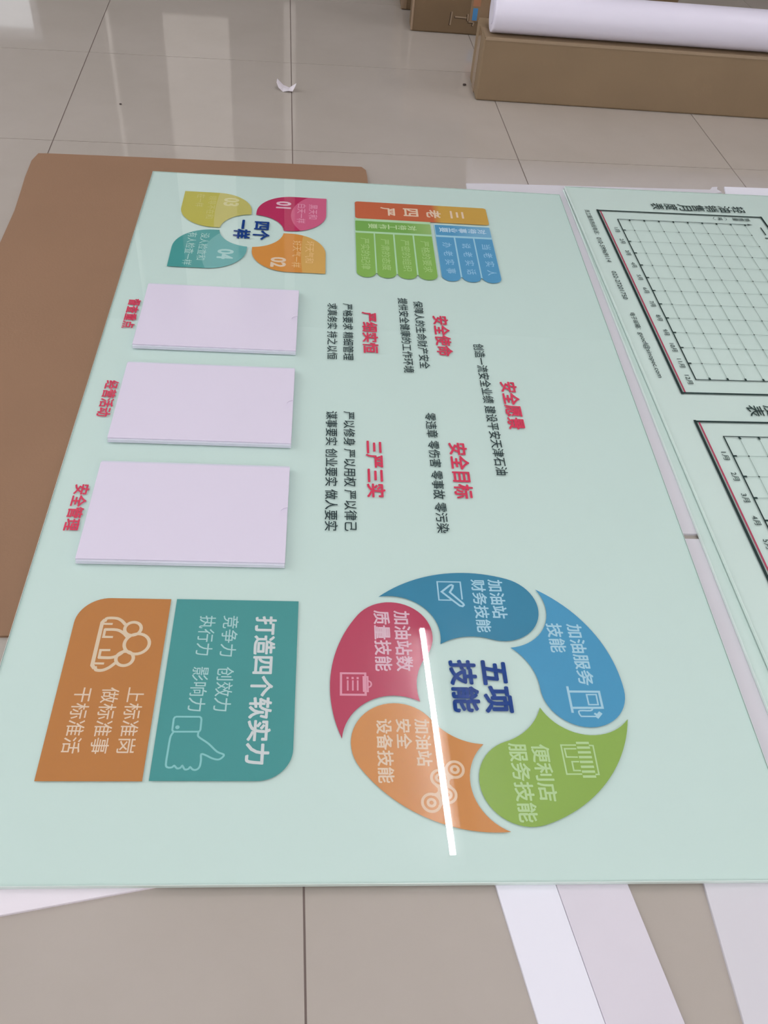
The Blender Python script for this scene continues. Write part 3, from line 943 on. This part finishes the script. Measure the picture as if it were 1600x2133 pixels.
for (xa, za, xb, zb) in HS if 'HS' in globals() else ((0.1365, 0.070, 0.134, 0.028), (0.148, 0.055, 0.188, 0.054), (0.192, 0.066, 0.193, 0.045), (0.196, 0.042, 0.214, 0.042), (0.215, 0.042, 0.212, 0.030)):
    face_bar(hs, xa, za, xb, zb, 0.0045, -0.0012)
    face_bar(hsd, xa - 0.002, za - 0.0015, xb - 0.002, zb - 0.0015, 0.0062, -0.0006)
link('handle_slit', bm_mesh(hsd), M_SLIT, c2)
link('handle_slit_edge', bm_mesh(hs), M_CARTON_E, c2)
link('tape', bm_mesh(box_bm(0.198, 0.262, -0.0016, 0.0, 0.045, 0.20, 0.0004, 1)), M_TAPE, c2)
link('blue_label', bm_mesh(box_bm(0.207, 0.2235, -0.0022, -0.0014, 0.048, 0.086)), mat('label_blue', S(70, 130, 180, K), 0.3), c2)
link('orange_label', bm_mesh(box_bm(0.205, 0.23, -0.0022, -0.0014, 0.092, 0.14)), mat('label_orange', S(160, 112, 82, K), 0.4), c2)
link('corner_tape', bm_mesh(box_bm(-0.0012, 0.006, -0.0014, 0.0, 0.004, 0.285, 0.0005, 1)), M_TAPE, c2)

c3 = carton(0.6226, 1.1, 2.285, 2.60, 0.24, M_CARTON2, 'brown carton furthest back, only its corner showing')
link('corner_tape', bm_mesh(box_bm(-0.0012, 0.02, -0.0014, 0.0, 0.004, 0.23, 0.0005, 1)), M_TAPE, c3)


def roll(x0, x1, y, z, r, material, label):
    t = empty('media_roll', (x0, y, z - r))
    tag(t, label, 'roll')
    bm = bmesh.new()
    n = 56
    prof = [(0.002, r * 0.02), (0.0005, r * 0.60), (0.0, r * 0.95), (0.0016, r * 0.985), (0.004, r), (0.014, r), (0.0155, r * 0.993), (0.018, r * 0.997), (x1 - x0 - 0.004, r), (x1 - x0, r * 0.96), (x1 - x0, r * 0.02)]
    rings = [[bm.verts.new((px, pr * math.cos(2 * math.pi * i / n), r + pr * math.sin(2 * math.pi * i / n))) for i in range(n)] for px, pr in prof]
    for a, b_ in zip(rings, rings[1:]):
        for i in range(n):
            f = bm.faces.new((a[i], a[(i + 1) % n], b_[(i + 1) % n], b_[i]))
            f.smooth = True
    bmesh.ops.recalc_face_normals(bm, faces=bm.faces)
    link('wrap', bm_mesh(bm), material, t)
    link('end_cap', bm_mesh(cyl_bm((-0.0012, 0, r), (0.001, 0, r), r * 0.62, 28)), material, t)
    return t


roll(0.8290, 2.40, 1.5540, 0.1785 + 0.0550, 0.0550, M_ROLL, 'thick white wrapped roll lying on the long carton')
roll(1.05, 2.43, 1.6360, 0.1785 + 0.0268, 0.0268, M_ROLL2, 'thin grey roll behind the thick white roll')

# ------------------------------------------------------------------ small litter
bm = bmesh.new()
G = [[(-0.030, 0.020, 0.024), (-0.012, 0.022, 0.006), (0.006, 0.014, 0.003), (0.026, 0.012, 0.017)],
     [(-0.031, 0.002, 0.020), (-0.014, 0.000, 0.006), (0.004, 0.000, 0.0025), (0.024, 0.001, 0.014)],
     [(-0.025, -0.010, 0.010), (-0.012, -0.016, 0.0012), (0.004, -0.017, 0.005), (0.016, -0.016, 0.004)]]
vs = [[bm.verts.new(p) for p in row] for row in G]
for i in range(2):
    for j in range(3):
        f = bm.faces.new((vs[i + 1][j], vs[i + 1][j + 1], vs[i][j + 1], vs[i][j]))
me = bm_mesh(bm)
sp = link('paper_scrap', me, M_PAPER)
sp.location = (0.2445, 1.488, 0.0)
md = sp.modifiers.new('thick', 'SOLIDIFY')
md.thickness = 0.0006
tag(sp, 'small torn scrap of white paper curled up on the tiles', 'paper scrap')


def crumb(x, y, s_, label):
    bm = bmesh.new()
    bmesh.ops.create_icosphere(bm, subdivisions=2, radius=s_)
    for v in bm.verts:
        v.co *= 1 + random.uniform(-0.25, 0.25)
        v.co.z = v.co.z * 0.5
    zmin = min(v.co.z for v in bm.verts)
    for v in bm.verts:
        v.co.z -= zmin
    o = link('crumb', bm_mesh(bm), M_DARK)
    o.location = (x, y, 0.0)
    tag(o, label, 'crumb')


crumb(0.787, 1.616, 0.0055, 'dark crumb on the tiles just left of the long carton')
crumb(-0.2095, 1.311, 0.0035, 'tiny dark crumb on the tile beyond the cardboard sheet')
